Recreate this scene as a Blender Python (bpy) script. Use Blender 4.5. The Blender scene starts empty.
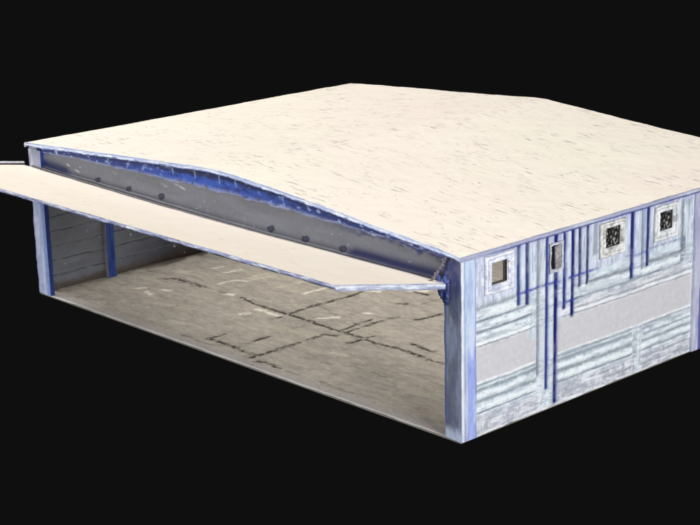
import bpy, math
import numpy as np
from mathutils import Matrix, Vector

# ------------------------------------------------------------------ camera, world, lamps
W, D = 24.0, 18.0
scn = bpy.context.scene
YAW, PIT, ROL = -0.8236, 0.2776, -0.0247
cam_d = bpy.data.cameras.new('camera'); cam = bpy.data.objects.new('camera', cam_d)
scn.collection.objects.link(cam); scn.camera = cam
_fw = Vector((math.sin(YAW)*math.cos(PIT), math.cos(YAW)*math.cos(PIT), -math.sin(PIT)))
_r = Vector((math.cos(YAW), -math.sin(YAW), 0)); _u = _r.cross(_fw)
_r2 = _r*math.cos(ROL)+_u*math.sin(ROL); _u2 = -_r*math.sin(ROL)+_u*math.cos(ROL)
m = Matrix((( _r2.x, _u2.x, -_fw.x, 57.138), (_r2.y, _u2.y, -_fw.y, -35.316), (_r2.z, _u2.z, -_fw.z, 19.729), (0, 0, 0, 1)))
cam.matrix_world = m
cam_d.sensor_fit = 'HORIZONTAL'; cam_d.sensor_width = 36
cam_d.lens = 1656.85/700*36
cam_d.clip_start = 1; cam_d.clip_end = 2000

w = bpy.data.worlds.new('World'); scn.world = w; w.use_nodes = True
bg = w.node_tree.nodes['Background']; bg.inputs[0].default_value = (.0048, .0048, .0048, 1); bg.inputs[1].default_value = 1

def area(name, loc, target, size, irr, color=(1, 1, 1), sy=None):
    """irr = light on a surface facing the lamp, as a share of full white"""
    l = bpy.data.lights.new(name, 'AREA'); l.shape = 'RECTANGLE'; l.size = size; l.size_y = sy or size
    loc = Vector(loc); t = Vector(target); d = (t-loc)
    l.energy = irr*math.pi*math.pi*d.length**2
    l.color = color
    o = bpy.data.objects.new(name, l); scn.collection.objects.link(o)
    o.location = loc; o.rotation_euler = d.to_track_quat('-Z', 'Y').to_euler()
    return o
C0 = (12, 9, 3)
area('key_lamp', (12-58, 9-22, 88), C0, 40, 1.0, (1, .985, .965))
area('side_lamp', (12+100, 9-30, 30), C0, 30, .92, (.98, .985, 1))
area('front_lamp', (12-8, 9-105, 34), C0, 26, .42, (1, .99, .975))
floor_fill = area('floor_fill_lamp', (12, 9.5, 5.62), (12, 9.5, 0), 22, 1, (1, .98, .94), 15)  # unseen area lamp added under the roof to brighten the floor
floor_fill.data.energy = 1560
scn.view_settings.view_transform = 'Standard'; scn.view_settings.look = 'None'
scn.view_settings.exposure = 0; scn.view_settings.gamma = 1

# ------------------------------------------------------------------ helpers
def s2l(c):
    c = np.asarray(c, float)/255
    return np.where(c <= .04045, c/12.92, ((c+.055)/1.055)**2.4)

def hsh(i, j, seed):
    n = (i.astype(np.int64)*374761393 + j.astype(np.int64)*668265263 + seed*144269)
    n = (n ^ (n >> 13)) & 0xffffffff
    n = (n*1274126177) & 0xffffffff
    n = n ^ (n >> 16)
    return (n & 0xffffff)/float(0xffffff)

def vn(u, v, seed=0):
    u = np.asarray(u, float); v = np.asarray(v, float); u, v = np.broadcast_arrays(u, v)
    i = np.floor(u); j = np.floor(v); a = u-i; b = v-j
    a = a*a*(3-2*a); b = b*b*(3-2*b)
    return ((hsh(i, j, seed)*(1-a)+hsh(i+1, j, seed)*a)*(1-b) + (hsh(i, j+1, seed)*(1-a)+hsh(i+1, j+1, seed)*a)*b)

def fb(u, v, seed=0, n=4):
    r = 0; t = 0; k = 1.0
    for o in range(n):
        r = r+vn(u*2**o+o*17.3, v*2**o-o*9.1, seed+o)*k; t += k; k *= .55
    return r/t

def sm(x, a, b):
    t = np.clip((x-a)/(b-a), 0, 1); return t*t*(3-2*t)

def gl(d, wd):
    return np.exp(-(d/wd)**2)

def mix(c, col, f):
    return c*(1-f[..., None])+s2l(col)*f[..., None]

def grid_mesh(P, col=None, hole=None, thick=None):
    """P (n,m,3) points, col (n,m,3) linear colour"""
    n, k = P.shape[:2]
    me = bpy.data.meshes.new('m')
    idx = np.arange(n*k).reshape(n, k)
    q = np.stack([idx[:-1, :-1], idx[1:, :-1], idx[1:, 1:], idx[:-1, 1:]], -1)
    if hole is not None:
        q = q[~hole[:-1, :-1]]
    q = q.reshape(-1, 4)
    me.vertices.add(n*k); me.vertices.foreach_set('co', P.reshape(-1).astype(np.float32))
    me.loops.add(q.size); me.loops.foreach_set('vertex_index', q.reshape(-1).astype(np.int32))
    me.polygons.add(len(q)); me.polygons.foreach_set('loop_start', (np.arange(len(q))*4).astype(np.int32))
    me.update(calc_edges=True)
    me.polygons.foreach_set('use_smooth', np.ones(len(q), bool))
    if col is not None:
        a = me.color_attributes.new('paint', 'FLOAT_COLOR', 'POINT')
        c = np.ones((n*k, 4), np.float32); c[:, :3] = np.clip(col.reshape(-1, 3), 0.003, .9)
        a.data.foreach_set('color', c.reshape(-1))
    me.validate()
    return me

def nmat(name, col=None, rough=.6, attr=False, nscale=6, namt=.12, stretch=(1, 1, 1), bump=.0, spec=.3, metallic=0, bscale=None):
    """principled paint with procedural mottling"""
    mt = bpy.data.materials.new(name); mt.use_nodes = True; nt = mt.node_tree; N = nt.nodes; L = nt.links
    b = N['Principled BSDF']; b.inputs['Roughness'].default_value = rough
    b.inputs['Specular IOR Level'].default_value = spec; b.inputs['Metallic'].default_value = metallic
    tc = N.new('ShaderNodeTexCoord'); mp = N.new('ShaderNodeMapping'); mp.inputs['Scale'].default_value = stretch
    L.new(tc.outputs['Object'], mp.inputs[0])
    nz = N.new('ShaderNodeTexNoise'); nz.inputs['Scale'].default_value = nscale; nz.inputs['Detail'].default_value = 6
    nz.inputs['Roughness'].default_value = .65
    L.new(mp.outputs[0], nz.inputs['Vector'])
    mr = N.new('ShaderNodeMapRange'); mr.inputs[1].default_value = .3; mr.inputs[2].default_value = .7
    mr.inputs[3].default_value = 1-namt; mr.inputs[4].default_value = 1+namt
    L.new(nz.outputs[0], mr.inputs[0])
    vm = N.new('ShaderNodeVectorMath'); vm.operation = 'SCALE'
    if attr:
        at = N.new('ShaderNodeAttribute'); at.attribute_name = 'paint'; L.new(at.outputs['Color'], vm.inputs[0])
    else:
        vm.inputs[0].default_value = tuple(s2l(col))
    L.new(mr.outputs[0], vm.inputs['Scale']); L.new(vm.outputs[0], b.inputs['Base Color'])
    if bump:
        bp = N.new('ShaderNodeBump'); bp.inputs['Strength'].default_value = bump; bp.inputs['Distance'].default_value = .03
        n2 = N.new('ShaderNodeTexNoise'); n2.inputs['Scale'].default_value = bscale or nscale*2; n2.inputs['Detail'].default_value = 4
        L.new(mp.outputs[0], n2.inputs['Vector']); L.new(n2.outputs[0], bp.inputs['Height']); L.new(bp.outputs[0], b.inputs['Normal'])
    return mt

def link(name, me, mat, parent=None, label=None):
    me.name = name
    o = bpy.data.objects.new(name, me); scn.collection.objects.link(o)
    if mat: me.materials.append(mat)
    if parent: o.parent = parent
    if label: o['label'] = label
    return o

class MB:
    def __init__(s): s.v = []; s.f = []
    def box(s, a, b, jit=0, rng=None):
        (x0, y0, z0), (x1, y1, z1) = a, b; n = len(s.v)
        s.v += [(x0, y0, z0), (x1, y0, z0), (x1, y1, z0), (x0, y1, z0), (x0, y0, z1), (x1, y0, z1), (x1, y1, z1), (x0, y1, z1)]
        s.f += [tuple(n+i for i in q) for q in ((0, 3, 2, 1), (4, 5, 6, 7), (0, 1, 5, 4), (1, 2, 6, 5), (2, 3, 7, 6), (3, 0, 4, 7))]
        return s
    def tube(s, pts, r, seg=10):
        pts = [Vector(p) for p in pts]; base = len(s.v)
        for i, p in enumerate(pts):
            d = (pts[min(i+1, len(pts)-1)]-pts[max(i-1, 0)]).normalized()
            a = d.cross(Vector((0, 0, 1)) if abs(d.z) < .9 else Vector((1, 0, 0))).normalized(); b = d.cross(a)
            rr = r[i] if isinstance(r, (list, tuple)) else r
            for k in range(seg):
                t = 2*math.pi*k/seg; s.v.append(tuple(p+a*rr*math.cos(t)+b*rr*math.sin(t)))
        for i in range(len(pts)-1):
            for k in range(seg):
                s.f.append((base+i*seg+k, base+i*seg+(k+1) % seg, base+(i+1)*seg+(k+1) % seg, base+(i+1)*seg+k))
        s.f.append(tuple(base+k for k in range(seg))[::-1]); s.f.append(tuple(base+(len(pts)-1)*seg+k for k in range(seg)))
        return s
    def lump(s, c, r, seed, amp=.35, nu=28, nv=18):
        base = len(s.v)
        for j in range(nv+1):
            th = math.pi*j/nv
            for i in range(nu):
                ph = 2*math.pi*i/nu
                d = np.array((math.sin(th)*math.cos(ph), math.sin(th)*math.sin(ph), math.cos(th)))
                k = 1+amp*(float(fb(np.array(d[0]*3+d[2]*2+9), np.array(d[1]*3-d[2]+5), seed, 3))*2-1)
                s.v.append(tuple(np.array(c)+d*np.array(r)*k))
        for j in range(nv):
            for i in range(nu):
                s.f.append((base+j*nu+i, base+(j+1)*nu+i, base+(j+1)*nu+(i+1) % nu, base+j*nu+(i+1) % nu))
        return s
    def mesh(s, bevel=0, smooth=False):
        me = bpy.data.meshes.new('m'); me.from_pydata(s.v, [], s.f); me.update()
        if smooth: me.polygons.foreach_set('use_smooth', [True]*len(me.polygons))
        if bevel:
            import bmesh
            b = bmesh.new(); b.from_mesh(me)
            bmesh.ops.bevel(b, geom=b.edges[:], offset=bevel, segments=2, affect='EDGES', profile=.6)
            b.to_mesh(me); b.free()
        return me

# illumination each face family receives (used to turn seen colour into base colour)
E_SIDE, E_FRONT, E_SHADE = 1.0, .9, .55

# ------------------------------------------------------------------ floor (the setting)
def floor():
    st = .035
    xs = np.arange(.0, W+.001, st); ys = np.arange(0, D+.001, st)
    X, Y = np.meshgrid(xs, ys, indexing='ij')
    wob = (fb(X*1.3, Y*1.3, 5)-.5)
    c = np.zeros(X.shape+(3,))+s2l((143, 136, 127))
    big = fb(X*.35, Y*.35, 11); c = c*(0.86+.3*big[..., None])
    # brushed, smeary scan streaks that run along x
    stx = fb(X*.9+Y*.6, Y*7, 21, 4); c = c*(.86+.28*stx[..., None])
    c = mix(c, (162, 155, 138), .35*sm(fb(X*.5, Y*2.2, 33), .55, .75))
    c = mix(c, (118, 112, 102), .45*sm(fb(X*.7+3, Y*3, 37), .58, .8))
    r1 = fb(X*2.2, Y*5, 38, 4); c = mix(c, (104, 99, 90), .3*sm(r1, .56, .72)); c = mix(c, (172, 166, 152), .25*sm(1-r1, .58, .74))
    r2 = fb(X*5, Y*14, 39, 3); c = mix(c, (92, 87, 79), .28*sm(r2, .62, .74)); c = mix(c, (182, 176, 162), .22*sm(1-r2, .64, .76))
    # apron strip by the door
    ap = 1-sm(Y+wob*.25, .42, .62); c = mix(c, (142, 137, 138), ap*.5)
    c = mix(c, (186, 184, 182), (1-sm(Y+wob*.05, .07, .16))*.8)
    bw = 1-sm(Y, 0, .05); c = mix(c, (170, 168, 165), bw)
    H = np.zeros_like(X)
    def crack_or_light(pts, wd=.10, dark=.97, col=(40, 34, 26)):
        nonlocal c, H
        for (ax, ay), (bx, by) in zip(pts[:-1], pts[1:]):
            L = math.hypot(bx-ax, by-ay)
            m = (X > min(ax, bx)-.4) & (X < max(ax, bx)+.4) & (Y > min(ay, by)-.4) & (Y < max(ay, by)+.4)
            x = X[m]; y = Y[m]
            x2 = x+(fb(x*3, y*3, 71)-.5)*.16+(fb(x*9, y*9, 75)-.5)*.1; y2 = y+(fb(x*3, y*3, 72)-.5)*.16+(fb(x*9, y*9, 76)-.5)*.1
            t = np.clip(((x2-ax)*(bx-ax)+(y2-ay)*(by-ay))/L**2, 0, 1)
            d = np.hypot(x2-ax-t*(bx-ax), y2-ay-t*(by-ay))
            ww = wd*(.45+.9*fb(x*2.6, y*2.6, 73))
            f = (1-sm(d, ww*.45, ww*1.2))*dark*(.4+.6*sm(fb(x*5, y*5, 74), .34, .48)); f = np.maximum(f, dark*.45*(1-sm(d, ww*.8, ww*2.6))*sm(fb(x*7, y*7, 77), .45, .6))
            cc = c[m]; c[m] = mix(cc, col, f); H[m] -= f*.012
    K = [
     [(2.2,4.62),(2.7,5.08),(3.5,5.12)],[(3.4,5.1),(4.47,5.16)],
     [(6.8,5.25),(7.8,5.02),(8.6,5.04),(9.9,5.02)],
     [(9.93,5.03),(11.3,5.03),(12.7,4.95),(13.1,5.02),(14.2,5.0),(15.1,4.93),(16,5.03),(17,5.03),(17.7,4.97),(18.5,5),(20,5.02),(24,5)],
     [(9.92,5.05),(9.87,6.7),(9.91,7.66)],[(9.95,7.91),(9.91,9.1)],
     [(12.96,5.16),(12.84,5.93),(12.87,6.79)],[(13.25,5.03),(13.27,5.64),(13.26,6.94)],[(13.22,7.31),(13.34,7.68)],
     [(12.92,2.02),(12.85,2.98)],[(12.84,3.48),(12.85,4.26),(13.3,4.5)],[(14.26,4.21),(14.31,5.03),(14.38,5.4)],
     [(14.16,7.89),(14.3,8.56),(14.32,9.08)],[(12.2,8.95),(12.39,9.1)],
     [(9.96,1.05),(10.01,1.68)],[(9.96,1.05),(11.58,1.03),(12.85,.98)],[(12.83,.66),(12.87,1.39),(12.85,2.08),(12.88,2.95)],
     [(12.86,3.41),(12.9,4.03)],[(11.48,1.98),(11.48,2.78)],[(13.33,.62),(13.9,.7),(14.46,.64)],[(9.94,4.22),(10.02,4.59)],
    ]
    for k in K: crack_or_light(k)
    for k in ([(3.4,5.08),(4.45,5.16)],[(16.02,5.76),(17.27,5.68)],[(11.5,10.5),(12.2,10.56)],[(12.22,9.0),(12.38,9.06)]): crack_or_light(k, .11, 1)
    for k in ([(8.9,.62),(10,.6),(10.9,.64)],[(14.9,.63),(15.3,.66)],[(4.45,5.14),(6.8,5.22)],[(11.4,1.5),(11.55,1.7)],[(11.4,4.0),(11.54,4.5)],
              [(.72,4.95),(1.32,5.14)],[(5.75,2.34),(5.82,2.71)],[(10.06,6.68),(11.42,6.21)],[(16.5,.7),(18.2,.68)],[(5.6,5.1),(6.2,5.1)],
              [(17.2,2.6),(17.9,2.58)],[(19.4,3.3),(20,3.35)],[(15.1,2.1),(15.6,2.2)],[(9.9,9.4),(9.9,12)],[(12.9,9.5),(12.9,13)]):
        crack_or_light(k, .06, .5, (70, 62, 50))
    LIGHT_PATCH = (204, 198, 184)  # light patches and reflections painted into the floor as pale marks
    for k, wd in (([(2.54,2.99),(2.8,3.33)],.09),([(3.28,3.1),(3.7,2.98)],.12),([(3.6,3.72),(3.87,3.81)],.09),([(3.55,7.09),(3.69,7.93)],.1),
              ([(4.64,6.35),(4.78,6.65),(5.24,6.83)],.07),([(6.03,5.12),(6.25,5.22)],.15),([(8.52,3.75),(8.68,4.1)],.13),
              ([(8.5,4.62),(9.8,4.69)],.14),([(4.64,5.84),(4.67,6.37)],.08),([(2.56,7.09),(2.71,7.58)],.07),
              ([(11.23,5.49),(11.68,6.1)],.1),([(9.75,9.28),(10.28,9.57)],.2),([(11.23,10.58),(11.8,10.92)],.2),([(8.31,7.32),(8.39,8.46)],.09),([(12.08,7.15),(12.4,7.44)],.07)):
        crack_or_light(k, wd, .8, LIGHT_PATCH)
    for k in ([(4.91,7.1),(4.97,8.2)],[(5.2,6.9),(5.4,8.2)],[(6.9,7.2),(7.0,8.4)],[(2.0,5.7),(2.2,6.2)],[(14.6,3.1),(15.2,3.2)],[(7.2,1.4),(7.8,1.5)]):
        crack_or_light(k, .16, .35, (190, 182, 165))
    # little pale and dark chips
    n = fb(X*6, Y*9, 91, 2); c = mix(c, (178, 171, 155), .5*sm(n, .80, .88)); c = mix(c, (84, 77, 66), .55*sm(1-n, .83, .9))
    # grime against the long wall
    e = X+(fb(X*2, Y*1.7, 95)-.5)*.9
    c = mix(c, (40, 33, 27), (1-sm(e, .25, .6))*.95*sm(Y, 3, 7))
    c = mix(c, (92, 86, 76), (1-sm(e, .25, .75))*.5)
    Z = H+(fb(X*.8, Y*.8, 99)-.5)*.012
    Yj = Y.copy(); Yj[:, 0] += (fb(xs*1.5, xs*0, 41)-.5)*.10
    P = np.stack([X, Yj, Z], -1)
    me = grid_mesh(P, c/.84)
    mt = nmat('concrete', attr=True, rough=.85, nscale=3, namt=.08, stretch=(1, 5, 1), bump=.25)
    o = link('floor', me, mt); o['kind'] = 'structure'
    o['label'] = 'worn concrete slab inside the hangar with dark joints, pale chips and painted light patches'
    # slab edge below the sheet
    b = MB().box((0, .03, -.07), (W-.1, D, -.02)); s = link('slab_edge', b.mesh(), nmat('slab', (140, 136, 130), .9), o)
    return o
floor()

# ------------------------------------------------------------------ the hangar
hangar = bpy.data.objects.new('hangar', None); scn.collection.objects.link(hangar)
hangar['label'] = 'low white and blue metal hangar with cream roof and raised canopy door'
hangar['category'] = 'hangar'
paint = nmat('weathered_paint', attr=True, rough=.5, nscale=5, namt=.07, bump=.15, spec=.25)

# roof profile along x at the front and at the back
RXp = [0, .33, 3.75, 6.41, 8.92, 11.29, 12.1, 13.5, 15.6, 17.6, 19.5, 21.4, 23.1, 24.0]
RZf = [6.34, 6.36, 6.56, 6.72, 6.86, 7.00, 7.03, 6.98, 6.83, 6.66, 6.47, 6.30, 6.15, 6.04]
RZb = np.interp(RXp, [0, 11.93, 24], [6.33, 6.96, 6.03])
RXp = np.array(RXp); RZf = np.array(RZf)
def roofz(X, Y):
    f = np.interp(X, RXp, RZf); b = np.interp(X, RXp, RZb)
    t = sm(Y, 0, 9); return f*(1-t)+b*t

def roof():
    xs = np.linspace(-.02, W+.03, 400); ys = np.linspace(-.11, D, 300)
    X, Y = np.meshgrid(xs, ys, indexing='ij')
    xe = X.copy(); ye = Y.copy()
    ye[:, 0] += (fb(xs*1.1, xs*0+2, 51)-.5)*.05; ye[:, -1] += (fb(xs*.8, xs*0+2, 52)-.5)*.2
    xe[0, :] += (fb(ys*.8, ys*0, 53)-.5)*.12; xe[-1, :] += (fb(ys*1.2, ys*0, 54)-.5)*.07
    Z = roofz(X, Y)+(fb(X*.5, Y*.5, 55)-.5)*.05+(fb(X*2.2, Y*2.2, 56)-.5)*.018
    P = np.stack([xe, ye, Z], -1)
    me = grid_mesh(P)
    mt = bpy.data.materials.new('roof_membrane'); mt.use_nodes = True; N = mt.node_tree.nodes; L = mt.node_tree.links
    b = N['Principled BSDF']; b.inputs['Roughness'].default_value = .8; b.inputs['Specular IOR Level'].default_value = .1
    tc = N.new('ShaderNodeTexCoord')
    def noise(scale, stretch, det=2, off=0):
        mp = N.new('ShaderNodeMapping'); mp.inputs['Scale'].default_value = stretch; mp.inputs['Location'].default_value = (off, off, 0)
        nz = N.new('ShaderNodeTexNoise'); nz.inputs['Scale'].default_value = scale; nz.inputs['Detail'].default_value = det
        L.new(tc.outputs['Object'], mp.inputs[0]); L.new(mp.outputs[0], nz.inputs['Vector']); return nz.outputs[0]
    def ramp(src, a, c_):
        r = N.new('ShaderNodeMapRange'); r.inputs[1].default_value = a; r.inputs[2].default_value = c_; L.new(src, r.inputs[0]); return r.outputs[0]
    def mul(a, c_):
        r = N.new('ShaderNodeMath'); r.operation = 'MULTIPLY'; L.new(a, r.inputs[0])
        if isinstance(c_, (int, float)): r.inputs[1].default_value = c_
        else: L.new(c_, r.inputs[1])
        return r.outputs[0]
    def mx(fac, A, B):
        r = N.new('ShaderNodeMix'); r.data_type = 'RGBA'; L.new(fac, r.inputs[0])
        if isinstance(A, tuple): r.inputs[6].default_value = A+(1,)
        else: L.new(A, r.inputs[6])
        r.inputs[7].default_value = B+(1,); return r.outputs[2]
    big = ramp(noise(.12, (1, 1, 0)), .35, .65)
    base = mx(big, (.90, .805, .715), (.88, .825, .705))
    fine = mul(ramp(noise(3.0, (.35, 4.5, 0), 3), .52, .75), .16)
    base = mx(fine, base, (.62, .55, .48))
    d1 = mul(ramp(noise(2.6, (.42, 4.8, 0), 2, 3), .60, .68), ramp(noise(.45, (1, 1.6, 0), 2, 9), .46, .6))
    base = mx(mul(d1, .85), base, (.17, .17, .20))
    d2 = mul(ramp(noise(4.4, (.65, 4, 0), 2, 13), .63, .69), ramp(noise(.7, (1, 1.5, 0), 2, 29), .5, .62))
    base = mx(mul(d2, .95), base, (.10, .10, .13))
    L.new(base, b.inputs['Base Color'])
    r = link('roof', me, mt, hangar)
    # underside
    xs = np.linspace(.02, W-.02, 120); ys = np.linspace(.02, D-.05, 60); X, Y = np.meshgrid(xs, ys, indexing='ij')
    link('ceiling', grid_mesh(np.stack([X, Y, roofz(X, Y)-.16-.01*np.cos(X*8)], -1)), nmat('ceiling_sheet', (120, 122, 126), .7), r)
    # front trim of the roof
    xs = np.arange(-.05, W+.075, .03); hs = np.linspace(0, 1, 12)
    X, Hh = np.meshgrid(xs, hs, indexing='ij')
    top = roofz(X, X*0)+.022+(fb(X*.9, X*0, 61)-.5)*.02
    hgt = .13+.05*fb(X*1.3, X*0+7, 62)+.03*fb(X*7, X*0+3, 63)
    Z = top-hgt*Hh
    Y = -.10-.015*np.sin(Hh*math.pi)+(fb(X*5, Hh*3, 64)-.5)*.05
    c = np.zeros(X.shape+(3,))+s2l((178, 192, 224))
    c = mix(c, (222, 230, 242), sm(fb(X*2.2, Hh*3, 65), .45, .6)*.9)
    c = mix(c, (84, 98, 150), .8*gl(Hh-.12-.12*fb(X*2, X*0, 66), .08)); c = mix(c, (30, 40, 100), sm(fb(X*4, Hh*4, 651), .56, .64)*.7*sm(Hh, .35, .7))
    c = mix(c, (60, 78, 150), sm(Hh+.3*(fb(X*5, Hh*2, 67)-.5), .72, .95))
    link('roof_trim', grid_mesh(np.stack([X, Y, Z], -1)[:, ::-1], (c/.95)[:, ::-1]), paint, r)
    # eave trim on the long side
    for side in (1, -1):
        ys = np.arange(-.135, D+.02, .03); Y, Hh = np.meshgrid(ys, hs, indexing='ij')
        x0 = W+.035 if side > 0 else -.03
        top = roofz(Y*0+x0, Y)+.012
        Z = top-(.15+.03*fb(Y*1.4, Y*0, 68))*Hh
        X = x0+side*(.02+.015*np.sin(Hh*math.pi)+(fb(Y*4, Hh*3, 69)-.5)*.04)
        c = np.zeros(X.shape+(3,))+s2l((172, 176, 200))
        c = mix(c, (214, 216, 226), sm(fb(Y*.9, Hh*2, 70), .5, .68)*.8*(Hh < .7))
        c = mix(c, (124, 128, 168), .7*gl(Hh-.1, .09))
        c = mix(c, (84, 88, 150), sm(Hh+.3*(fb(Y*4, Hh*2, 71)-.5), .62, .9)*sm(Y, .6, 2))
        P = np.stack([X, Y, Z], -1)
        if side < 0: c = mix(c, (236, 224, 208), np.ones(X.shape)*.95); P[..., 2] -= .02
        if side < 0: P = P[:, ::-1]; c = c[:, ::-1]
        link('roof_trim', grid_mesh(P, c/1.02), paint, r)
    return r
roof()

# --- long side wall with windows
WIN = [(1.36, 2.11, 4.84, 5.54), (6.98, 7.79, 4.86, 5.54), (9.93, 10.71, 4.85, 5.53), (15.3, 16.1, 4.85, 5.53)]
VENT = (4.16, 4.72, 4.72, 5.52)
def side_wall():
    st = .02
    ss = np.arange(.66, D+.001, st); zs = np.arange(0, 5.96, st)
    S, Z = np.meshgrid(ss, zs, indexing='ij')
    jit = (fb(S*2.5, Z*2.5, 101)-.5); jz = Z+jit*.04+(fb(S*7, Z*5, 119, 2)-.5)*.02+(fb(S*.6, Z*0, 102)-.5)*.06
    js = S+(fb(S*4, Z*1.6, 103)-.5)*.035
    c = np.zeros(S.shape+(3,))+s2l((216, 223, 231))
    H = np.zeros_like(S)
    def band(a, b, col, f=1., e=.03):
        nonlocal c
        c = mix(c, col, sm(jz, a-e, a+e)*(1-sm(jz, b-e, b+e))*f)
    def region(s0, s1, z0, z1, e=.022):
        return sm(js, s0-e, s0+e)*(1-sm(js, s1-e, s1+e))*sm(jz, z0-e, z0+e)*(1-sm(jz, z1-e, z1+e))
    # ---- upper zone
    c = mix(c, (210, 217, 232), sm(Z, 4.1, 4.4))
    c = mix(c, (220, 231, 237), region(.6, 18, 2.9, 4.25, .1))
    # flat panel
    c = mix(c, (207, 205, 208), region(.6, 3.45, 1.76, 2.93)); c = mix(c, (207, 205, 208), region(4.55, 11.95, 1.76, 2.95))
    c = mix(c, (213, 210, 213), region(12.5, 18, 1.76, 2.95))
    c = mix(c, (208, 207, 214), region(4.55, 11.95, 2.9, 3.42)*.8)
    # ---- horizontal ribs
    def groove(z, wd, s0, s1, col, f=.8, dep=.02):
        nonlocal c, H
        msk = sm(js, s0-.03, s0+.03)*(1-sm(js, s1-.03, s1+.03))
        k = gl(jz-z, wd)*msk
        k2 = k*(.7+.3*sm(fb(S*2.2+z*9, Z*6, 104), .25, .6))
        col = tuple(v*(.84 if sum(col) < 560 else 1) for v in col); c = mix(c, col, np.clip(k2*f*1.1, 0, 1)); H = H-dep*.7*k
    def ridge(z, wd, s0, s1, col=(232, 240, 244), f=.9, dep=.02):
        groove(z, wd, s0, s1, col, f, -dep)
    G = (140, 160, 168); Gl = (176, 180, 188)
    for s0, s1 in ((.66, 2.55),):
        groove(4.22, .09, s0, s1, (168, 176, 178), .7); groove(3.78, .045, s0, 3.0, (130, 142, 152), .85); groove(3.42, .045, s0, 3.4, (130, 142, 152), .85)
        ridge(4.02, .12, s0, s1); ridge(3.6, .09, s0, 3.3); ridge(3.2, .10, s0, 3.4, (222, 229, 232)); ridge(3.02, .03, s0, 3.45, (240, 243, 244)); groove(2.95, .02, s0, 3.45, (150, 150, 155), .7)
        groove(3.1, .03, s0, 3.4, (188, 194, 198), .6)
    for s0, s1 in ((6.1, 8.42), (9.38, 11.25), (13, 17.5)):
        groove(4.36, .03, s0+2 if s0 == 6.1 else s0, s1, (140, 150, 176), .7)
        groove(3.9, .075, s0, s1, (150, 152, 160), .85, .03); ridge(4.1, .12, s0, s1, (216, 230, 240)); ridge(3.65, .09, s0, s1, (230, 238, 246))
    groove(3.46, .045, 5.4, 11.4, (146, 152, 164), .8); groove(3.14, .03, 5.4, 11.9, (160, 162, 166), .7)
    ridge(3.03, .03, 5.4, 11.9, (236, 238, 236), .8); groove(2.95, .02, 5.4, 11.9, (178, 178, 180), .6)
    groove(3.3, .04, 12.5, 18, (150, 155, 165), .7)
    # ---- lower ribs
    for s0, s1, k in ((.66, 3.55, 0), (4.56, 8.6, 1), (9.15, 11.95, 2), (12.5, 18, 3)):
        ridge(1.76, .035, s0, s1, (240, 240, 240)); groove(1.68, .025, s0, s1, (156, 160, 166), .8)
        ridge(1.60, .03, s0, s1, (226, 230, 232), .6); groove(1.5, .07, s0, s1, (148, 158, 166) if k < 2 else (176, 188, 198), .8, .03)
        ridge(1.31, .09, s0, s1, (226, 238, 243), .95, .03); groove(1.12, .07, s0, s1, (160, 170, 172), .85, .03)
        ridge(.90, .10, s0, s1, (226, 238, 242), .95, .03); groove(.75, .03, s0, s1, (136, 148, 158), .8)
        ridge(.68, .03, s0, s1, (214, 222, 228), .6)
        c = mix(c, (188, 187, 198), region(s0, s1, .08, .6, .05)*.9)
        if k >= 1: groove(.5, .03, s0+2, s1, (160, 166, 176), .6); ridge(.42, .03, s0+1.5, s1, (226, 228, 232), .6); groove(.28, .03, s0+2.5, s1, (158, 162, 172), .6)
        if k == 2: groove(1.35, .03, s0, s1, (160, 172, 182), .6)
    # ---- vertical ribs (rounded) between the grooves
    def rib(a, b, z0, z1, col=(216, 224, 240), amp=.05):
        nonlocal c, H
        amp = .022
        t = np.clip((S-a)/(b-a), 0, 1); msk = (S > a)*(S < b)*sm(Z, z0-.04, z0+.04)*(1-sm(Z, z1-.03, z1+.03))
        H = H*(1-msk)+amp*np.sqrt(np.clip(4*t*(1-t), 0, 1))*msk
        c = mix(c, col, msk*.92); c = mix(c, (164, 174, 194), msk*.55*(1-sm(t+.15*(fb(S*6, Z*1.5, 105)-.5), .55, .68)*1)*sm(t, .62, 1.))
        c = mix(c, (158, 168, 188), msk*.5*sm(t, .68, .95))  # rib shade painted into the colour along the rear side
    def vline(s, z0, z1, wd=.055, col=(44, 58, 150), f=.95, dep=.05):
        nonlocal c, H
        k = np.clip(1.6*gl(js-s, wd*1.35), 0, 1)*sm(Z+jit*.2, z0-.05, z0+.05)*(1-sm(Z, z1-.04, z1+.03))
        k2 = k*(.78+.22*sm(fb(S*3+s, Z*1.8, 106), .3, .55))
        col = (col[0], col[1], col[2]*.84)
        halo = gl(js-s-.03, wd*2.6)*sm(Z, z0, z0+.1)*(1-sm(Z, z1-.04, z1+.03))*.42*(.4+.6*fb(S*4, Z*2, 107)); c = mix(c, (120, 134, 178), halo)
        c = mix(c, col, np.clip(k2*f*1.15, 0, 1)); H = H-dep*.45*k
    T = 5.9
    rib(2.68, 3.04, 3.8, T, amp=.04); rib(3.08, 3.56, 3.75, T, (216, 226, 238)); rib(3.62, 4.01, .66, T, (214, 220, 226), .06)
    rib(4.08, 4.44, .05, T, (216, 224, 230), .07); rib(4.5, 4.88, 3.35, T); rib(4.95, 5.29, 3.5, T); rib(5.36, 5.65, 3.9, T); rib(5.71, 6.05, 3.9, T)
    rib(8.5, 9.02, 3.5, T, (214, 224, 242), .04); rib(9.07, 9.3, 3.75, T, (190, 198, 224), .03)
    c = mix(c, (222, 218, 236), region(4.5, 5.3, 2.95, 3.35)*.7)
    NB = (36, 46, 140); MBc = (70, 84, 165)
    # streaky grey posts
    def streaks(s0, s1, z0, z1, col, f=.6):
        nonlocal c, H
        m_ = region(s0, s1, z0, z1, .05); n = fb(S*9, Z*1.2, 109, 3)
        c = mix(c, (206, 218, 226), m_*.8); c = mix(c, col, m_*sm(n, .5, .68)*f); H = H+m_*(n-.5)*.05
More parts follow.
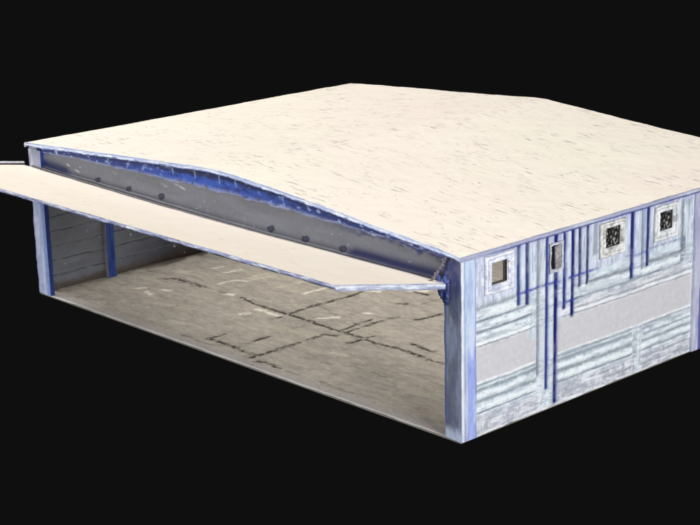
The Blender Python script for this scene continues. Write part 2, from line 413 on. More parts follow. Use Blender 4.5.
    streaks(11.35, 11.95, 3.3, 5.75, (140, 154, 166), .8); vline(11.33, 3.5, 5.75, .05, (112, 124, 142), .85); vline(11.36, 3.5, 4.4, .06, (84, 92, 120), .7)
    streaks(8.68, 9.1, .1, 1.8, (170, 176, 184)); vline(8.72, .1, 1.5, .04, (150, 158, 170), .6)
    streaks(12.5, 13.1, 3.3, 5.75, (140, 154, 166), .8)
    streaks(3.1, 3.5, 2.6, 3.7, (184, 192, 200), .5)
    # jagged vertical flicks in the lower strip
    n = fb(S*7, Z*2.2, 110, 3); c = mix(c, (226, 228, 234), sm(n, .56, .7)*.6*(1-sm(Z, .5, .75))); c = mix(c, (160, 162, 176), sm(1-n, .58, .72)*.5*(1-sm(Z, .5, .7)))
    c = mix(c, (232, 232, 234), (1-sm(jz, .05, .12))*.8)
    # lavender shading painted into the wall colour under the eave
    c = mix(c, (176, 180, 216), sm(jz, 5.55, 5.85)*.55); c = mix(c, (76, 82, 150), sm(jz, 5.80, 5.86)*.85*sm(S, .8, 1.6)+.3*sm(jz, 5.8, 5.86)*(1-sm(S, 1, 2.2)))
    # general scan mottling
    m1 = fb(S*2.5, Z*9, 111, 4); up = sm(Z, 4.0, 4.4)
    lo = (1-up)*(1-region(.6, 12, 1.8, 2.9)*.9)
    c = mix(c, (238, 246, 250), sm(m1, .54, .72)*.35*lo); c = mix(c, (156, 166, 178), sm(1-m1, .56, .74)*.3*lo)
    m2 = fb(S*9, Z*2.2, 112, 3); c = mix(c, (166, 176, 196), sm(m2, .55, .75)*.45*up); c = mix(c, (232, 238, 248), sm(1-m2, .55, .75)*.4*up)
    m3 = fb(S*4, Z*22, 117, 3); c = mix(c, (122, 134, 152), sm(m3, .66, .76)*.38*lo); c = mix(c, (246, 250, 252), sm(1-m3, .64, .74)*.4*lo)
    m5 = fb(S*3+5, Z*13, 121, 4); m6 = fb(S*13, Z*5, 122, 3)
    lo2 = lo*(1-region(.6, 3.45, 1.78, 2.93)-region(4.55, 11.95, 1.78, 2.95)).clip(0, 1)
    c = mix(c, (250, 252, 253), sm(m5, .57, .63)*.42*lo2); c = mix(c, (128, 140, 154), sm(1-m5, .60, .66)*.36*lo2); c = mix(c, (236, 240, 242), sm(m6, .62, .68)*.36*lo2)
    for z_, s0, s1, cc_, wd_ in ((1.66,.66,3.5,G,.03),(1.50,.66,3.5,G,.055),(1.12,.66,3.5,G,.05),(.76,.66,3.5,(120,132,146),.025),(3.78,.66,2.95,(118,130,142),.035),(3.42,.66,3.35,(118,130,142),.035),(2.96,.66,3.4,(150,150,156),.016),(4.2,.66,2.5,(150,158,166),.05),
                                 (1.66,4.56,8.6,G,.03),(1.5,4.56,8.6,G,.055),(1.12,4.56,8.6,(148,158,166),.05),(.77,4.56,8.6,(124,134,148),.03),(.3,7,8.6,(150,155,165),.03),
                                 (1.65,9.15,11.95,(150,160,170),.03),(1.36,9.15,11.95,(146,158,168),.035),(1.1,9.15,11.95,(146,158,168),.035),(.8,9.15,11.95,(140,152,162),.035),(.5,9.15,11.95,(150,160,170),.03),(.26,9.15,11.95,(150,158,168),.03),
                                 (3.46,5.4,11.3,(134,142,156),.035),(3.14,5.4,11.9,(160,162,168),.022),(3.88,6.15,8.4,(138,142,152),.06),(3.88,9.45,11.25,(138,142,152),.06),(4.36,9.45,11.25,(130,142,170),.025),(2.96,5.4,11.9,(165,165,170),.016)):
        k_ = gl(jz-z_, wd_)*sm(S, s0, s0+.05)*(1-sm(S, s1-.05, s1))*(.55+.45*sm(fb(S*1.6+z_*7, Z*3, 120), .3, .5)); c = mix(c, cc_, k_*.85)
    for z_, s0, s1 in ((1.76,.66,3.5),(1.76,4.56,11.95),(1.31,.66,3.5),(1.31,4.56,8.6),(.92,.66,3.5),(.92,4.56,8.6),(3.03,.66,3.4),(3.04,5.4,11.9),(1.22,9.15,11.95),(.94,9.15,11.95),(3.66,6.1,11.2)):
        k_ = gl(jz-z_, .03 if z_ in (1.76, 3.03, 3.04) else .06)*sm(S, s0, s0+.05)*(1-sm(S, s1-.05, s1)); c = mix(c, (240, 246, 248), k_*.75)
    m7 = fb(S*1.1, Z*6, 125, 4); c = mix(c, (164, 172, 184), sm(m7, .52, .66)*.4*lo2); m8 = fb(S*10, Z*9, 126, 3); c = mix(c, (112, 122, 138), sm(m8, .70, .78)*.25*lo2); c = mix(c, (170, 178, 194), sm(fb(S*12, Z*1.6, 127, 3), .56, .66)*.5*up)  # grey shadows and paler vertical shading bands painted into the wall
    m4 = fb(S*20, Z*3, 118, 3); c = mix(c, (118, 128, 160), sm(m4, .66, .76)*.5*up); c = mix(c, (244, 247, 252), sm(1-m4, .62, .72)*.55*up)
    H = H+(fb(S*3, Z*8, 113)-.5)*.012*(lo+.2)+(fb(S*8, Z*3, 114)-.5)*.012*up
    vline(2.65, 3.82, T, .045, (62, 78, 150)); vline(3.06, 3.8, T, .055, (50, 62, 128)); vline(3.59, 1.25, T, .04, (124, 132, 168), .8)
    vline(4.03, .68, T, .05, (52, 64, 160)); vline(4.47, .04, T, .065, (24, 32, 128), 1)
    vline(4.90, 3.24, T, .05, (40, 50, 140)); vline(5.32, 2.88, T, .055, (26, 34, 118), 1); vline(5.68, 3.82, T, .05, (34, 42, 110)); vline(6.08, 3.83, T, .05, (52, 58, 110))
    vline(6.5, 4.75, 5.8, .07, (150, 150, 190), .8); vline(8.46, 3.46, T, .06, (34, 44, 128), 1); vline(9.04, 3.7, T, .045, (130, 140, 180), .8)
    vline(9.33, 3.78, T, .06, (40, 48, 126), 1)
    for s in (13.2, 13.7, 14.2, 14.7, 16.6, 17.1): vline(s, 3.8, T, .05, (50, 60, 140))
    for s0, s1, z in ((2.6, 4.5, 4.25), (5.08, 6.5, 4.25), (4.9, 5.35, 3.44), (8.5, 9.35, 4.30)):
        k = gl(jz-z, .05)*sm(S, s0-.05, s0+.05)*(1-sm(S, s1-.05, s1+.4))*(.45+.55*sm(fb(S*4, Z, 108), .25, .5)); c = mix(c, (48, 60, 156), k*(.85 if s0 < 8 else .45)); H -= k*.015
    hole = np.zeros(S.shape, bool)
    for a, b, z0, z1 in WIN+[VENT]:
        hole |= (S > a-.01) & (S < b-.01) & (Z > z0-.01) & (Z < z1-.01)
    Zp = Z.copy(); Zp[:, 0] += (fb(ss*1.3, ss*0, 115)-.5)*.07
    P = np.stack([W-.03+H, S, Zp], -1)
    o = link('side_wall', grid_mesh(P, c/E_SIDE, hole), paint, hangar, 'long metal wall with blue grooves, ribs and square windows')
    # inner lining
    zi = np.array([0, 4.6, 5.6, 5.93]); 
    b = MB()
    cuts = [0.66]+[v for q in sorted([w_[:2] for w_ in WIN]+[VENT[:2]]) for v in q]+[D]
    for i in range(len(cuts)-1):
        if i % 2 == 0: b.box((W-.22, cuts[i], 0), (W-.16, cuts[i+1], 5.85))
    for a, bb, z0, z1 in WIN+[VENT]:
        b.box((W-.22, a, 0), (W-.16, bb, z0)); b.box((W-.22, a, z1), (W-.16, bb, 5.85))
    link('lining', b.mesh(), nmat('lining_sheet', (120, 118, 112), .8, bump=.2), o)
side_wall()

# --- windows
def pane_material(name, clear):
    mt = bpy.data.materials.new(name); mt.use_nodes = True; N = mt.node_tree.nodes; L = mt.node_tree.links
    b = N['Principled BSDF']; out = N['Material Output']
    tc = N.new('ShaderNodeTexCoord'); nz = N.new('ShaderNodeTexNoise'); nz.inputs['Scale'].default_value = 9; nz.inputs['Detail'].default_value = 5
    L.new(tc.outputs['Object'], nz.inputs['Vector'])
    if clear:
        tr = N.new('ShaderNodeBsdfTransparent'); ms = N.new('ShaderNodeMixShader'); ms.inputs[0].default_value = .06
        b.inputs['Base Color'].default_value = (.5, .45, .4, 1); b.inputs['Roughness'].default_value = .15
        L.new(tr.outputs[0], ms.inputs[1]); L.new(b.outputs[0], ms.inputs[2]); L.new(ms.outputs[0], out.inputs[0])
    else:
        cr = N.new('ShaderNodeValToRGB'); e = cr.color_ramp.elements
        e[0].position = .44; e[0].color = (.006, .006, .008, 1); e[1].position = .66; e[1].color = (.42, .40, .36, 1)
        x = e.new(.54); x.color = (.05, .05, .045, 1)
        L.new(nz.outputs[0], cr.inputs[0]); L.new(cr.outputs[0], b.inputs['Base Color']); b.inputs['Roughness'].default_value = .35
    return mt
pane_clear = pane_material('clear_pane', True); pane_dark = pane_material('speckled_pane', False)  # second pane is opaque, dark with pale speckles

def frame_mesh(o_, i_, x0, x1, seed, base, hi, lo):
    """rough picture-frame moulding on the wall: o_ outer rect, i_ inner rect (s0,s1,z0,z1)"""
    nu = 240; nv = 14
    t = np.linspace(0, 4, nu, endpoint=False); tt = np.append(t, 4.0)
    def rect(r, t):
        s0, s1, z0, z1 = r; k = np.floor(t).astype(int) % 4; f = t-np.floor(t)
        S = np.choose(k, [s0+(s1-s0)*f, s1+0*f, s1-(s1-s0)*f, s0+0*f]); Z = np.choose(k, [z0+0*f, z0+(z1-z0)*f, z1+0*f, z1-(z1-z0)*f]); return S, Z
    So, Zo = rect(o_, tt); Si, Zi = rect(i_, tt)
    V = np.linspace(0, 1, nv)
    T, Vv = np.meshgrid(tt, V, indexing='ij')
    S = So[:, None]*(1-V)+Si[:, None]*V; Z = Zo[:, None]*(1-V)+Zi[:, None]*V
    prof = np.interp(V, [0, .08, .3, .42, .6, .88, 1], [0, .8, 1, .55, .6, .9, -1.3])
    X = x0+(x1-x0)*prof[None, :]+(fb(S*9, Z*9, seed)-.5)*.02
    S = S+(fb(S*7, Z*7, seed+1)-.5)*.07*(Vv < .98); Z = Z+(fb(S*7+4, Z*7, seed+2)-.5)*.07*(Vv < .98)
    X[-1] = X[0]; S[-1] = S[0]; Z[-1] = Z[0]
    c = np.zeros(S.shape+(3,))+s2l(base)
    n = fb(S*6, Z*6, seed+3, 4)
    c = mix(c, hi, sm(n, .46, .6)*.95); c = mix(c, lo, sm(1-n, .6, .7)*.55); n9 = fb(S*16, Z*16, seed+6, 2); c = mix(c, (96, 92, 90), sm(n9, .72, .8)*.6)
    c = mix(c, lo, gl(Vv-.03, .05)*.8); c = mix(c, hi, gl(Vv-.22, .1)*.6); c = mix(c, lo, gl(Vv-.45-.1*(n-.5), .05)*.7)
    c = mix(c, (60, 56, 52), sm(Vv, .93, .99)*.8)
    return grid_mesh(np.stack([X, S, Z], -1), c/1.0)

wspec = [((1.04, 2.38, 4.55, 5.82), (1.28, 2.20, 4.76, 5.64), 'pale square window frame of the window nearest the front', (222, 226, 240), (246, 247, 248), (158, 164, 190)),
         ((6.66, 8.0, 4.55, 5.76), None, None, (206, 206, 200), (240, 240, 236), (128, 128, 126)),
         ((9.64, 10.98, 4.52, 5.78), None, None, (214, 216, 218), (240, 241, 240), (130, 132, 140)),
         ((15.0, 16.4, 4.52, 5.78), None, None, (214, 216, 218), (240, 241, 240), (130, 132, 140))]
for k, ((a, b, z0, z1), (o_, lf, lab, base, hi, lo)) in enumerate(zip(WIN, wspec)):
    we = bpy.data.objects.new('window', None); scn.collection.objects.link(we); we.parent = hangar; we.location = (W, (a+b)/2, (z0+z1)/2)
    we['label'] = ['square window with a clear pane showing the tan floor inside', 'square window with a black speckled pane and cream frame', 'square window with a mottled olive and black pane', 'square window near the rear corner'][k]
    ctr = Vector(we.location)
    def put(name, me, mat):
        me.transform(Matrix.Translation(-ctr)); return link(name, me, mat, we)
    put('frame', frame_mesh(o_, (a, b, z0, z1), W-.01, W+.06, 200+k*10, base, hi, lo), paint)
    rv = MB(); t = .02
    rv.box((W-.2, a-t, z0-t), (W-.045, a, z1+t)); rv.box((W-.2, b, z0-t), (W-.045, b+t, z1+t)); rv.box((W-.2, a, z1), (W-.045, b, z1+t)); rv.box((W-.2, a, z0-t), (W-.045, b, z0))
    put('reveal', rv.mesh(), nmat('reveal', (84, 80, 76), .8))
    put('pane', MB().box((W-.14, a, z0), (W-.13, b, z1)).mesh(), pane_clear if k == 0 else pane_dark)
# small tall vent with a dark slot
vt = bpy.data.objects.new('vent', None); scn.collection.objects.link(vt); vt.parent = hangar
vt['label'] = 'small tall opening with dark slot between the blue grooves'
a, b, z0, z1 = VENT
link('frame', frame_mesh((4.1, 4.78, 4.62, 5.62), (a, b, z0, z1), W, W+.05, 260, (176, 180, 200), (214, 216, 224), (116, 112, 120)), paint, vt)
bb = MB().box((W-.14, a, z0), (W-.12, b, z1)).box((W-.12, a, z0), (W-.03, a+.02, z1))
link('back_plate', bb.mesh(), nmat('slot_dark', (24, 24, 30), .6), vt)
fl = MB().tube([(W-.05, a+.36, z0-.02), (W-.045, a+.35, z1-.05)], .085).tube([(W-.05, a+.50, z0-.02), (W-.045, a+.50, z1-.02)], .055)
link('flap', fl.mesh(smooth=True), nmat('flap_metal', (158, 154, 156), .6, nscale=8, namt=.5), vt)

# --- corner columns
def column(name, x0, x1, y0, y1, z1, cf, cs, seed, lab, faces):
    """box column meshed finely; cf(U,Z) colour of its front, cs(V,Z) of its side"""
    e = bpy.data.objects.new(name, None)
    st = .02
    zs = np.linspace(0, z1, int(z1/.03))
    # one strip that wraps round the four faces
    per = [(x0, y1), (x0, y0), (x1, y0), (x1, y1), (x0, y1)]
    pts = []; fc = []; uu = []
    for i in range(4):
        (ax, ay), (bx, by) = per[i], per[i+1]; L_ = math.hypot(bx-ax, by-ay); n = max(2, int(L_/st))
        for k in range(n): pts.append((ax+(bx-ax)*k/n, ay+(by-ay)*k/n)); fc.append(i); uu.append(k/n*L_)
    pts.append(per[4]); fc.append(3); uu.append(y1*0)
    pts = np.array(pts); fc = np.array(fc); uu = np.array(uu)
    P = np.zeros((len(pts), len(zs), 3)); P[..., 0] = pts[:, 0][:, None]; P[..., 1] = pts[:, 1][:, None]; P[..., 2] = zs
    U = np.repeat(uu[:, None], len(zs), 1); Z = np.repeat(zs[None], len(pts), 0); F = np.repeat(fc[:, None], len(zs), 1)
    c1 = cf(U, Z); c2 = cs(U, Z)
    c = np.where((F == 1)[..., None], c1, c2)
    nn = (fb(U*3+F*7, Z*2, seed)-.5)*.035
    cx = (x0+x1)/2; cy = (y0+y1)/2
    P[..., 0] += nn*np.sign(P[..., 0]-cx); P[..., 1] += nn*np.sign(P[..., 1]-cy)
    P[..., 2][:, 0] += (fb(uu*2, uu*0, seed+4)-.5)*.05
    P[-1] = P[0]
    return link(name, grid_mesh(P, c), paint, hangar, lab)

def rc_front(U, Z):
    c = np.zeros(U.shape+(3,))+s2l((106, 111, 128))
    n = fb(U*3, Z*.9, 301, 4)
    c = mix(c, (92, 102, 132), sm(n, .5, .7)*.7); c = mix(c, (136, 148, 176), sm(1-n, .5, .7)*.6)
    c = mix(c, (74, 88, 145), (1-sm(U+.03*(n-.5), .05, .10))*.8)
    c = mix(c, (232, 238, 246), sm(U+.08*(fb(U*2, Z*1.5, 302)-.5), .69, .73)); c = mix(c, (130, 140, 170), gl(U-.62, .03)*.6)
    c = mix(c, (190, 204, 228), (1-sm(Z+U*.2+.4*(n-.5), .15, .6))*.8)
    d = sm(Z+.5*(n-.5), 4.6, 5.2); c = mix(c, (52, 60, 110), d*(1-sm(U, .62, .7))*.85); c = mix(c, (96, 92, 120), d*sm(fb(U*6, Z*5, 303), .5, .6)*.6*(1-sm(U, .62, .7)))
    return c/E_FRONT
def rc_side(U, Z):
    n = fb(U*5, Z*.9, 311, 4)
    c = np.zeros(U.shape+(3,))+s2l((198, 214, 236))
    c = mix(c, (150, 166, 228), (1-sm(Z+1.2*(n-.5), 2.2, 4.2))*sm(U, .12, .3)*.85)
    c = mix(c, (182, 180, 198), (1-sm(U, .14, .26))*(1-sm(Z, 2, 3.6))*.85)
    c = mix(c, (232, 236, 244), (1-sm(U+.05*(n-.5), .05, .1))*.9)
    c = mix(c, (140, 150, 178), gl(U-.13-.05*(n-.5), .022)*.8)
    c = mix(c, (74, 86, 168), sm(U+.05*(n-.5), .57, .63)*.85)
    c = mix(c, (222, 228, 248), sm(n, .55, .72)*.5); c = mix(c, (128, 136, 205), sm(1-n, .56, .74)*.4)
    return c/E_SIDE
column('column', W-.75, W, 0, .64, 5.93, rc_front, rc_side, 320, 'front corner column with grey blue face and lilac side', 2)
def lc_front(U, Z):
    n = fb(U*4, Z*.8, 331, 4)
    c = np.zeros(U.shape+(3,))+s2l((178, 190, 224))
    c = mix(c, (206, 216, 242), sm(n, .45, .6)*.8*(U < .6)); c = mix(c, (120, 146, 214), sm(U+.1*(n-.5), .55, .7)*.7); c = mix(c, (140, 150, 178), (1-sm(U, .04, .1))*.6)
    c = mix(c, (138, 140, 158), sm(Z, 5.1, 5.35)*.85); c = mix(c, (196, 200, 214), sm(Z, 5.1, 5.35)*sm(n, .55, .65)*.7)
    return c/1.0
def lc_side(U, Z):
    n = fb(U*4, Z*.8, 341, 4)
    c = np.zeros(U.shape+(3,))+s2l((38, 58, 122)); c = mix(c, (22, 36, 96), sm(n, .5, .65)*.7); return c/1.1
column('column', 0, .86, 0, .19, 6.1, lc_front, lc_side, 350, 'far front column with pale blue face and deep blue inner side', 2)
def sc(U, Z):
    n = fb(U*6, Z*1.1, 361, 4); c = np.zeros(U.shape+(3,))+s2l((192, 192, 212)); c = mix(c, (166, 168, 196), sm(n, .5, .66)*.8)
    c = mix(c, (210, 216, 226), sm(1-n, .55, .7)*.6); c = mix(c, (72, 84, 160), sm(U, .36, .42)*.9*(U < .56)); c = mix(c, (150, 158, 180), (1-sm(U, .02, .07))*.7); return c/E_SIDE
column('column', W-.15, W+.05, 11.95, 12.5, 5.86, sc, sc, 370, 'lilac grey intermediate column with a blue stripe', 2)
column('column', W-.6, W, D-.5, D, 5.95, rc_side, rc_side, 380, None, 2)

# interior post on the far wall
def post_f(U, Z):
    return np.zeros(U.shape+(3,))+s2l((118, 112, 116))/.3*(.8+.4*fb(U*6, Z*2, 391)[..., None])
def post_s(U, Z):
    n = fb(U*7, Z*1.0, 392, 3); c = np.zeros(U.shape+(3,))+s2l((38, 60, 116)); c = mix(c, (22, 32, 96), sm(n, .5, .6)*.8); c = mix(c, (20, 28, 80), gl(U-.2, .03)*.8); return c/.8
for y in (3.2, 8.9, 14.6):
    column('inner_post', .2, .44, y, y+.4, 5.9, post_f, post_s, int(400+y), 'deep blue upright post inside on the dark wall', 2)

# --- far long wall (seen from inside) and rear wall
def plank_wall(name, A, B, inward, lab, dark=True):
    """A,B = base ends of the inner face"""
    A = np.array(A, float); B = np.array(B, float); L_ = np.linalg.norm(B-A); st = .035
    us = np.arange(0, L_+st*.5, st); zs = np.arange(0, 6.02, st); U, Z = np.meshgrid(us, zs, indexing='ij')
    jz = Z+(fb(U*1.2, Z*2, 411)-.5)*.1
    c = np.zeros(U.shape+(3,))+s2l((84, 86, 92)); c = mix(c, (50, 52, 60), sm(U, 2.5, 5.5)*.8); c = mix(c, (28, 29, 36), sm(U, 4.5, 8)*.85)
    n = fb(U*.8, Z*2.4, 412, 4); c = c*(.75+.5*n[..., None])
    ph = (jz % .62)/.62; H = .03*np.minimum(1, ph*5)*(1)
    g = gl(ph-.02, .05)+gl(ph-1.0, .05); c = mix(c, (30, 30, 34), np.clip(g*(.35+.65*sm(fb(U*2, Z*9, 413), .35, .6)), 0, 1)*.85)
    c = mix(c, (118, 120, 128), gl(ph-.14, .05)*.3)
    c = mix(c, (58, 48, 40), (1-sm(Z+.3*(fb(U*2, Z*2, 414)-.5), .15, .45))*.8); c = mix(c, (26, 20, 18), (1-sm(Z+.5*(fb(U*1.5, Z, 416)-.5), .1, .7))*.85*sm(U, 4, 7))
    c = mix(c, (170, 170, 172), sm(fb(U*5, Z*5, 415, 2), .86, .92)*.7)
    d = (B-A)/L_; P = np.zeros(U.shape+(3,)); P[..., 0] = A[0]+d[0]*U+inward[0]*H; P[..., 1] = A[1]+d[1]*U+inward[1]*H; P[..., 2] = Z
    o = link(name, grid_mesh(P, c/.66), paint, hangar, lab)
    # outer sheet of the same wall
    us = np.arange(0, L_+.03, .06); zs = np.arange(0, 6.02, .25); U, Z = np.meshgrid(us, zs, indexing='ij')
    H = .03*np.cos(U*14); P = np.zeros(U.shape+(3,)); P[..., 0] = A[0]+d[0]*U-inward[0]*(.18+H); P[..., 1] = A[1]+d[1]*U-inward[1]*(.18+H); P[..., 2] = Z
    link('outer_sheet', grid_mesh(P), nmat('outer_sheet', (196, 204, 222), .5, bump=.1), o)
plank_wall('long_wall', (.2, .42, 0), (.2, D-.1, 0), (1, 0), 'dark grey horizontally planked wall seen through the opening')
plank_wall('rear_wall', (.2, D-.2, 0), (W-.2, D-.2, 0), (0, -1), 'dark rear wall')

# --- front gable: grey beam, blue infill above it
def front():
    st = .025
    xs = np.arange(.35, W-.5, st)
    hz = np.interp(xs, [0, 2.2, 8.8, 14, 24], [5.52, 5.44, 5.28, 5.18, 5.14])          # hinge line
    ub = np.interp(xs, [0, 1.2, 3.4, 6, 12, 17, 19.5, 21.4, 23.5], [6.0, 6.04, 6.15, 6.15, 6.22, 6.17, 6.09, 6.0, 5.84])
    ub = ub+(fb(xs*2.2, xs*0+5, 445)-.5)*.10*sm(xs, 3, 6)
    t = np.linspace(0, 1, 46); X, T = np.meshgrid(xs, t, indexing='ij')
    Z = hz[:, None]-.12+(ub-hz+.12)[:, None]*T
    n = fb(X*.8, Z*4, 431, 4); n2 = fb(X*3, Z*7, 432, 3)
    c = np.zeros(X.shape+(3,))+s2l((102, 105, 114)); c = c*(.84+.28*n[..., None])
    c = mix(c, (88, 90, 98), sm(fb(X*.5, Z*2, 440), .5, .7)*.4)
    dz = Z-hz[:, None]-.04*(n-.5)
    c = mix(c, (62, 62, 74), gl(dz-.03, .035)*.85); c = mix(c, (138, 136, 140), gl(dz+.06, .04)*.8); c = mix(c, (78, 78, 84), gl(dz-.09, .07)*.4)
    ends = (1-sm(X+1.5*(n2-.5), 2.0, 3.6))+sm(X+1.6*(n2-.5), 18.0, 19.6)
    c = mix(c, (26, 32, 70), np.clip(ends*gl(dz-.10, .19), 0, 1)*.97); c = mix(c, (30, 38, 92), sm(X, 17, 21)*sm(T+.5*(n2-.5), .72, .95)*.85)
    c = mix(c, (48, 52, 110), (1-sm(X+.5*n2, 1.0, 1.9))*sm(T, .75, .95)*.7)
    sp = fb(X*5, Z*9, 433, 2); c = mix(c, (186, 186, 188), sm(sp, .86, .92)*.5)
    for bx, bz, ww in ((9.9, 5.98, .35), (5.8, 5.9, .12), (8.9, 5.9, .15), (3.2, 5.6, .14), (2.6, 5.75, .1), (20.0, 5.98, .3), (21.6, 5.85, .25), (11.3, 5.4, .1)):
        c = mix(c, (188, 190, 194), np.clip(np.exp(-((X-bx)/ww)**2-((Z-bz+.2*(X-bx))/.035)**2)*1.2, 0, 1)*.6*sm(n2, .4, .6))
    c = mix(c, (146, 156, 200), sm(T+.12*(n2-.5), .93, 1.)*.7)
    Y = .16+(n-.5)*.03-.05*gl(dz+.04, .06)
    link('beam', grid_mesh(np.stack([X, Y, Z], -1), c/.84), paint, hangar, 'long dull grey beam above the raised door')
    # blue infill
    t = np.linspace(0, 1, 30); X, T = np.meshgrid(xs, t, indexing='ij')
    top = roofz(xs, xs*0)-.07; Z = ub[:, None]+.002+(top-ub)[:, None]*T
    n = fb(X*1.2, Z*6, 441, 4); n2 = fb(X*4, Z*9, 442, 3)
    cen = gl(X-11.5, 5.2)
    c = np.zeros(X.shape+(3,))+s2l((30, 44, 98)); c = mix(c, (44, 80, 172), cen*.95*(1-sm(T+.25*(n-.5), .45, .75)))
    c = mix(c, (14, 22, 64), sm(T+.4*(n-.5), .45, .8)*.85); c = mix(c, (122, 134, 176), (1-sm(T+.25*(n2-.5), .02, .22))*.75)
    c = mix(c, (170, 190, 228), sm(n2, .62, .76)*.75*(1-cen*.9)); c = mix(c, (18, 26, 84), sm(1-n2, .58, .7)*.6)
    for bx in (9.6, 10.9, 12.3, 13.2, 15.7):
        c = mix(c, (170, 200, 235), gl(X-bx-.05*T, .03)*sm(T, .3, .5)*.45)
    Y = .10-.12*T+(n-.5)*.04
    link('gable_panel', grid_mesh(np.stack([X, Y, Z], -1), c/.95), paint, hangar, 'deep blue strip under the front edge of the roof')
    # short grey lug ends on the beam
    bm = nmat('bolt_steel', (56, 59, 76), .9)
    for x, z in ((4.78, 5.52), (6.8, 5.48), (8.85, 5.52), (15.1, 5.38), (16.85, 5.33), (18.7, 5.33)):
        b = MB().lump((0, 0, 0), (.12, .018, .085), int(x*10), 1.1, 14, 9).lump((.1, 0, .05), (.08, .015, .07), int(x*10)+1, 1.1, 12, 8)
        o = link('bolt', b.mesh(smooth=True), bm, hangar); o.location = (x-.2, .13, z-.09)
    # left end return of the fascia
    b = MB().box((.0, .03, 5.45), (.55, .15, 6.28)); link('end_cap', b.mesh(.02), nmat('end_cap', (150, 154, 172), .5, nscale=6, namt=.35), hangar)
    b = MB().tube([(x, .02, float(np.interp(x, [0, 2.2, 8.8, 14, 24], [5.40, 5.34, 5.17, 5.09, 5.05]))) for x in np.linspace(.2, W-1.0, 60)], .05, 8)
    link('hinge_rail', b.mesh(smooth=True), nmat('rail_metal', (96, 94, 100), .5, nscale=5, namt=.5), hangar)
front()

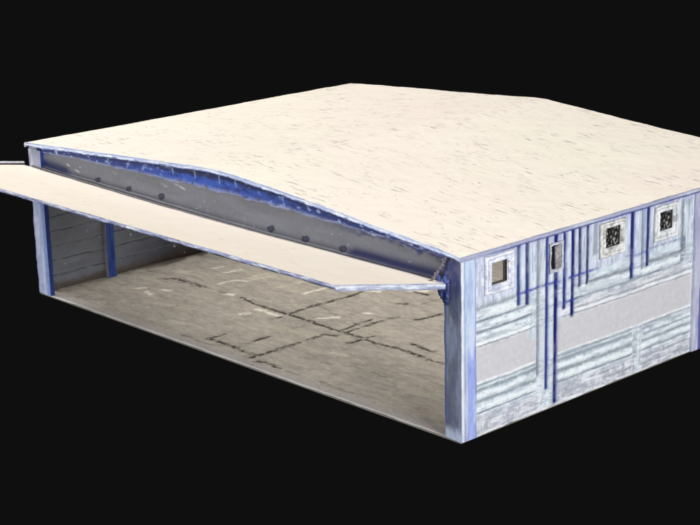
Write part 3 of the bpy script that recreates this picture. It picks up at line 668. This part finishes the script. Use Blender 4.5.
# --- raised canopy door
def canopy():
    e = bpy.data.objects.new('canopy_door', None); scn.collection.objects.link(e); e.parent = hangar
    e['label'] = 'raised cream topped door held out as a canopy'
    x0, x1, L_ = -.5, 23.38, 4.67
    def surf(X, V):   # V 0 hinge .. 1 front
        hz = np.interp(X, [0, 2.2, 8.8, 14, 24], [5.34, 5.29, 5.15, 5.10, 5.08]); fz = np.interp(X, [0, 24], [6.11, 6.06])
        return hz*(1-V)+fz*V
    xs = np.linspace(x0, x1, 420); vs = np.linspace(0, 1, 90); X, V = np.meshgrid(xs, vs, indexing='ij')
    Y = -L_*V; Y[:, -1] += (fb(xs*1.2, xs*0, 451)-.5)*.06
    Z = surf(X, V)+(fb(X*.6, V*3, 452)-.5)*.03+.01
    P = np.stack([X, Y, Z], -1)[:, ::-1]
    mt = nmat('canopy_sheet', None, .8, attr=True, nscale=1.2, namt=.025, spec=.1)
    c = np.zeros(X.shape+(3,))+np.array((.92, .815, .70)); n = fb(X*1.2, Y*8, 453, 3)
    c = mix(c, (196, 180, 165), sm(n, .74, .84)*.5); c = mix(c, (150, 140, 140), (1-sm(V+.02*fb(X*2, V, 454), .02, .035))*.5)
    link('top_sheet', grid_mesh(P, c[:, ::-1]), mt, e)
    P2 = np.stack([X, Y, Z-.13], -1); link('under_sheet', grid_mesh(P2), nmat('under_sheet', (120, 122, 132), .6), e)
    # trims
    def trim(pts_top, out, h, seed, cb, chi, clo, flip=False):
        pts = np.array(pts_top); d = np.r_[0, np.cumsum(np.linalg.norm(np.diff(pts, axis=0), axis=1))]
        hs = np.linspace(0, 1, 12); U, Hh = np.meshgrid(d, hs, indexing='ij')
        bulge = .012*np.sin(Hh*math.pi)+(fb(U*6, Hh*3, seed)-.5)*.05+.012
        P = pts[:, None, :]+np.array(out)[None, None]*bulge[..., None]; P = P.copy()
        hh = h*(.85+.35*fb(U*1.5, U*0, seed+1)); P[..., 2] += .02-hh*Hh+(fb(U*1, U*0, seed+5)-.5)*.03
        c = np.zeros(U.shape+(3,))+s2l(cb); n = fb(U*3, Hh*3, seed+2, 4)
        c = mix(c, chi, sm(n, .48, .62)*.85); c = mix(c, clo, gl(Hh-.10, .07)*.8); c = mix(c, clo, gl(Hh-.93, .09)*.85); c = mix(c, clo, sm(1-n, .58, .7)*.5)
        if flip: P = P[::-1]; c = c[::-1]
        link('edge_trim', grid_mesh(P[:, ::-1], (c/.9)[:, ::-1]), paint, e)
    xf = np.linspace(x0-.03, x1+.04, 700)
    trim(np.stack([xf, xf*0-L_, surf(xf, xf*0+1)], -1), (0, -1, 0), .125, 461, (170, 176, 202), (214, 220, 232), (92, 102, 160))
    v = np.linspace(1, 0, 160)
    trim(np.stack([v*0+x1, -L_*v, surf(v*0+x1, v)], -1), (1, 0, 0), .19, 471, (184, 189, 206), (222, 226, 232), (118, 126, 158))
    trim(np.stack([v*0+x0, -L_*v, surf(v*0+x0, v)], -1)[::-1], (-1, 0, 0), .16, 481, (196, 200, 212), (226, 226, 230), (110, 110, 140))
    # upstand along the left end
    b = MB(); zz = surf(np.array([x0, x0]), np.array([0., 1.]))
    n0 = len(b.v); yy = np.linspace(-L_, 0.05, 30)
    for y in yy:
        z = float(surf(np.array(x0), np.array(-y/L_)))
        j = float(fb(np.array(y*1.4), np.array(0.), 488)-.5)*.06
        b.v += [(x0-.05, y, z-.02), (x0+.05, y, z-.02), (x0+.05, y, z+.13+j), (x0-.05, y, z+.13+j)]
    for i in range(len(yy)-1):
        for k in range(4):
            b.f.append((4*i+k, 4*i+(k+1) % 4, 4*i+4+(k+1) % 4, 4*i+4+k))
    b.f += [(0, 1, 2, 3), tuple(4*(len(yy)-1)+k for k in (3, 2, 1, 0))]
    me = b.mesh(); link('upstand', me, nmat('upstand', (205, 205, 212), .6, nscale=5, namt=.3), e)
    b = MB().box((x0+.052, -L_+.1, 5.3), (x0+.075, .03, 5.31)); b = MB()
    for y in yy:
        z = float(surf(np.array(x0), np.array(-y/L_)))
        b.v += [(x0+.053, y, z), (x0+.085, y, z), (x0+.085, y, z+.075), (x0+.053, y, z+.075)]
    for i in range(len(yy)-1):
        for k in range(4): b.f.append((4*i+k, 4*i+(k+1) % 4, 4*i+4+(k+1) % 4, 4*i+4+k))
    link('inner_strip', b.mesh(), nmat('dark_strip', (66, 54, 60), .8, namt=.3), e)  # thin dark strip along the inner face of the upstand
    # lift arm and crumpled hinge gear at the near end
    g = bpy.data.objects.new('lift_gear', None)
    a = MB(); rng = np.random.default_rng(4)
    p0 = Vector((23.45, -.06, 5.93)); p1 = Vector((22.98, -.32, 5.12))
    pts = [p0.lerp(p1, t) for t in np.linspace(0, 1, 16)]
    pts = [p+Vector(rng.normal(0, .02, 3)) for p in pts]
    a.tube(pts, [.03+.02*rng.random() for _ in pts], 8)
    for k in range(16): a.lump(tuple(pts[k]+Vector(rng.normal(0, .035, 3))), (.04, .04, .05), 500+k, .6, 8, 6)
    link('lift_arm', a.mesh(smooth=True), nmat('arm_metal', (104, 100, 108), .6, nscale=9, namt=.7), e)
    b = MB()
    for k in range(26):
        u = rng.random(); b.lump((23.08+.38*rng.random(), -.10+.06*rng.random(), 4.48+.75*u), (.05+.07*rng.random(), .05, .05+.09*rng.random()), 530+k, .9, 12, 8)
    b.box((23.12, -.09, 4.75), (23.42, -.02, 5.15))
    link('hinge_block', b.mesh(smooth=True), nmat('block_blue', (70, 82, 138), .5, nscale=7, namt=.8, bump=.6), e)
canopy()
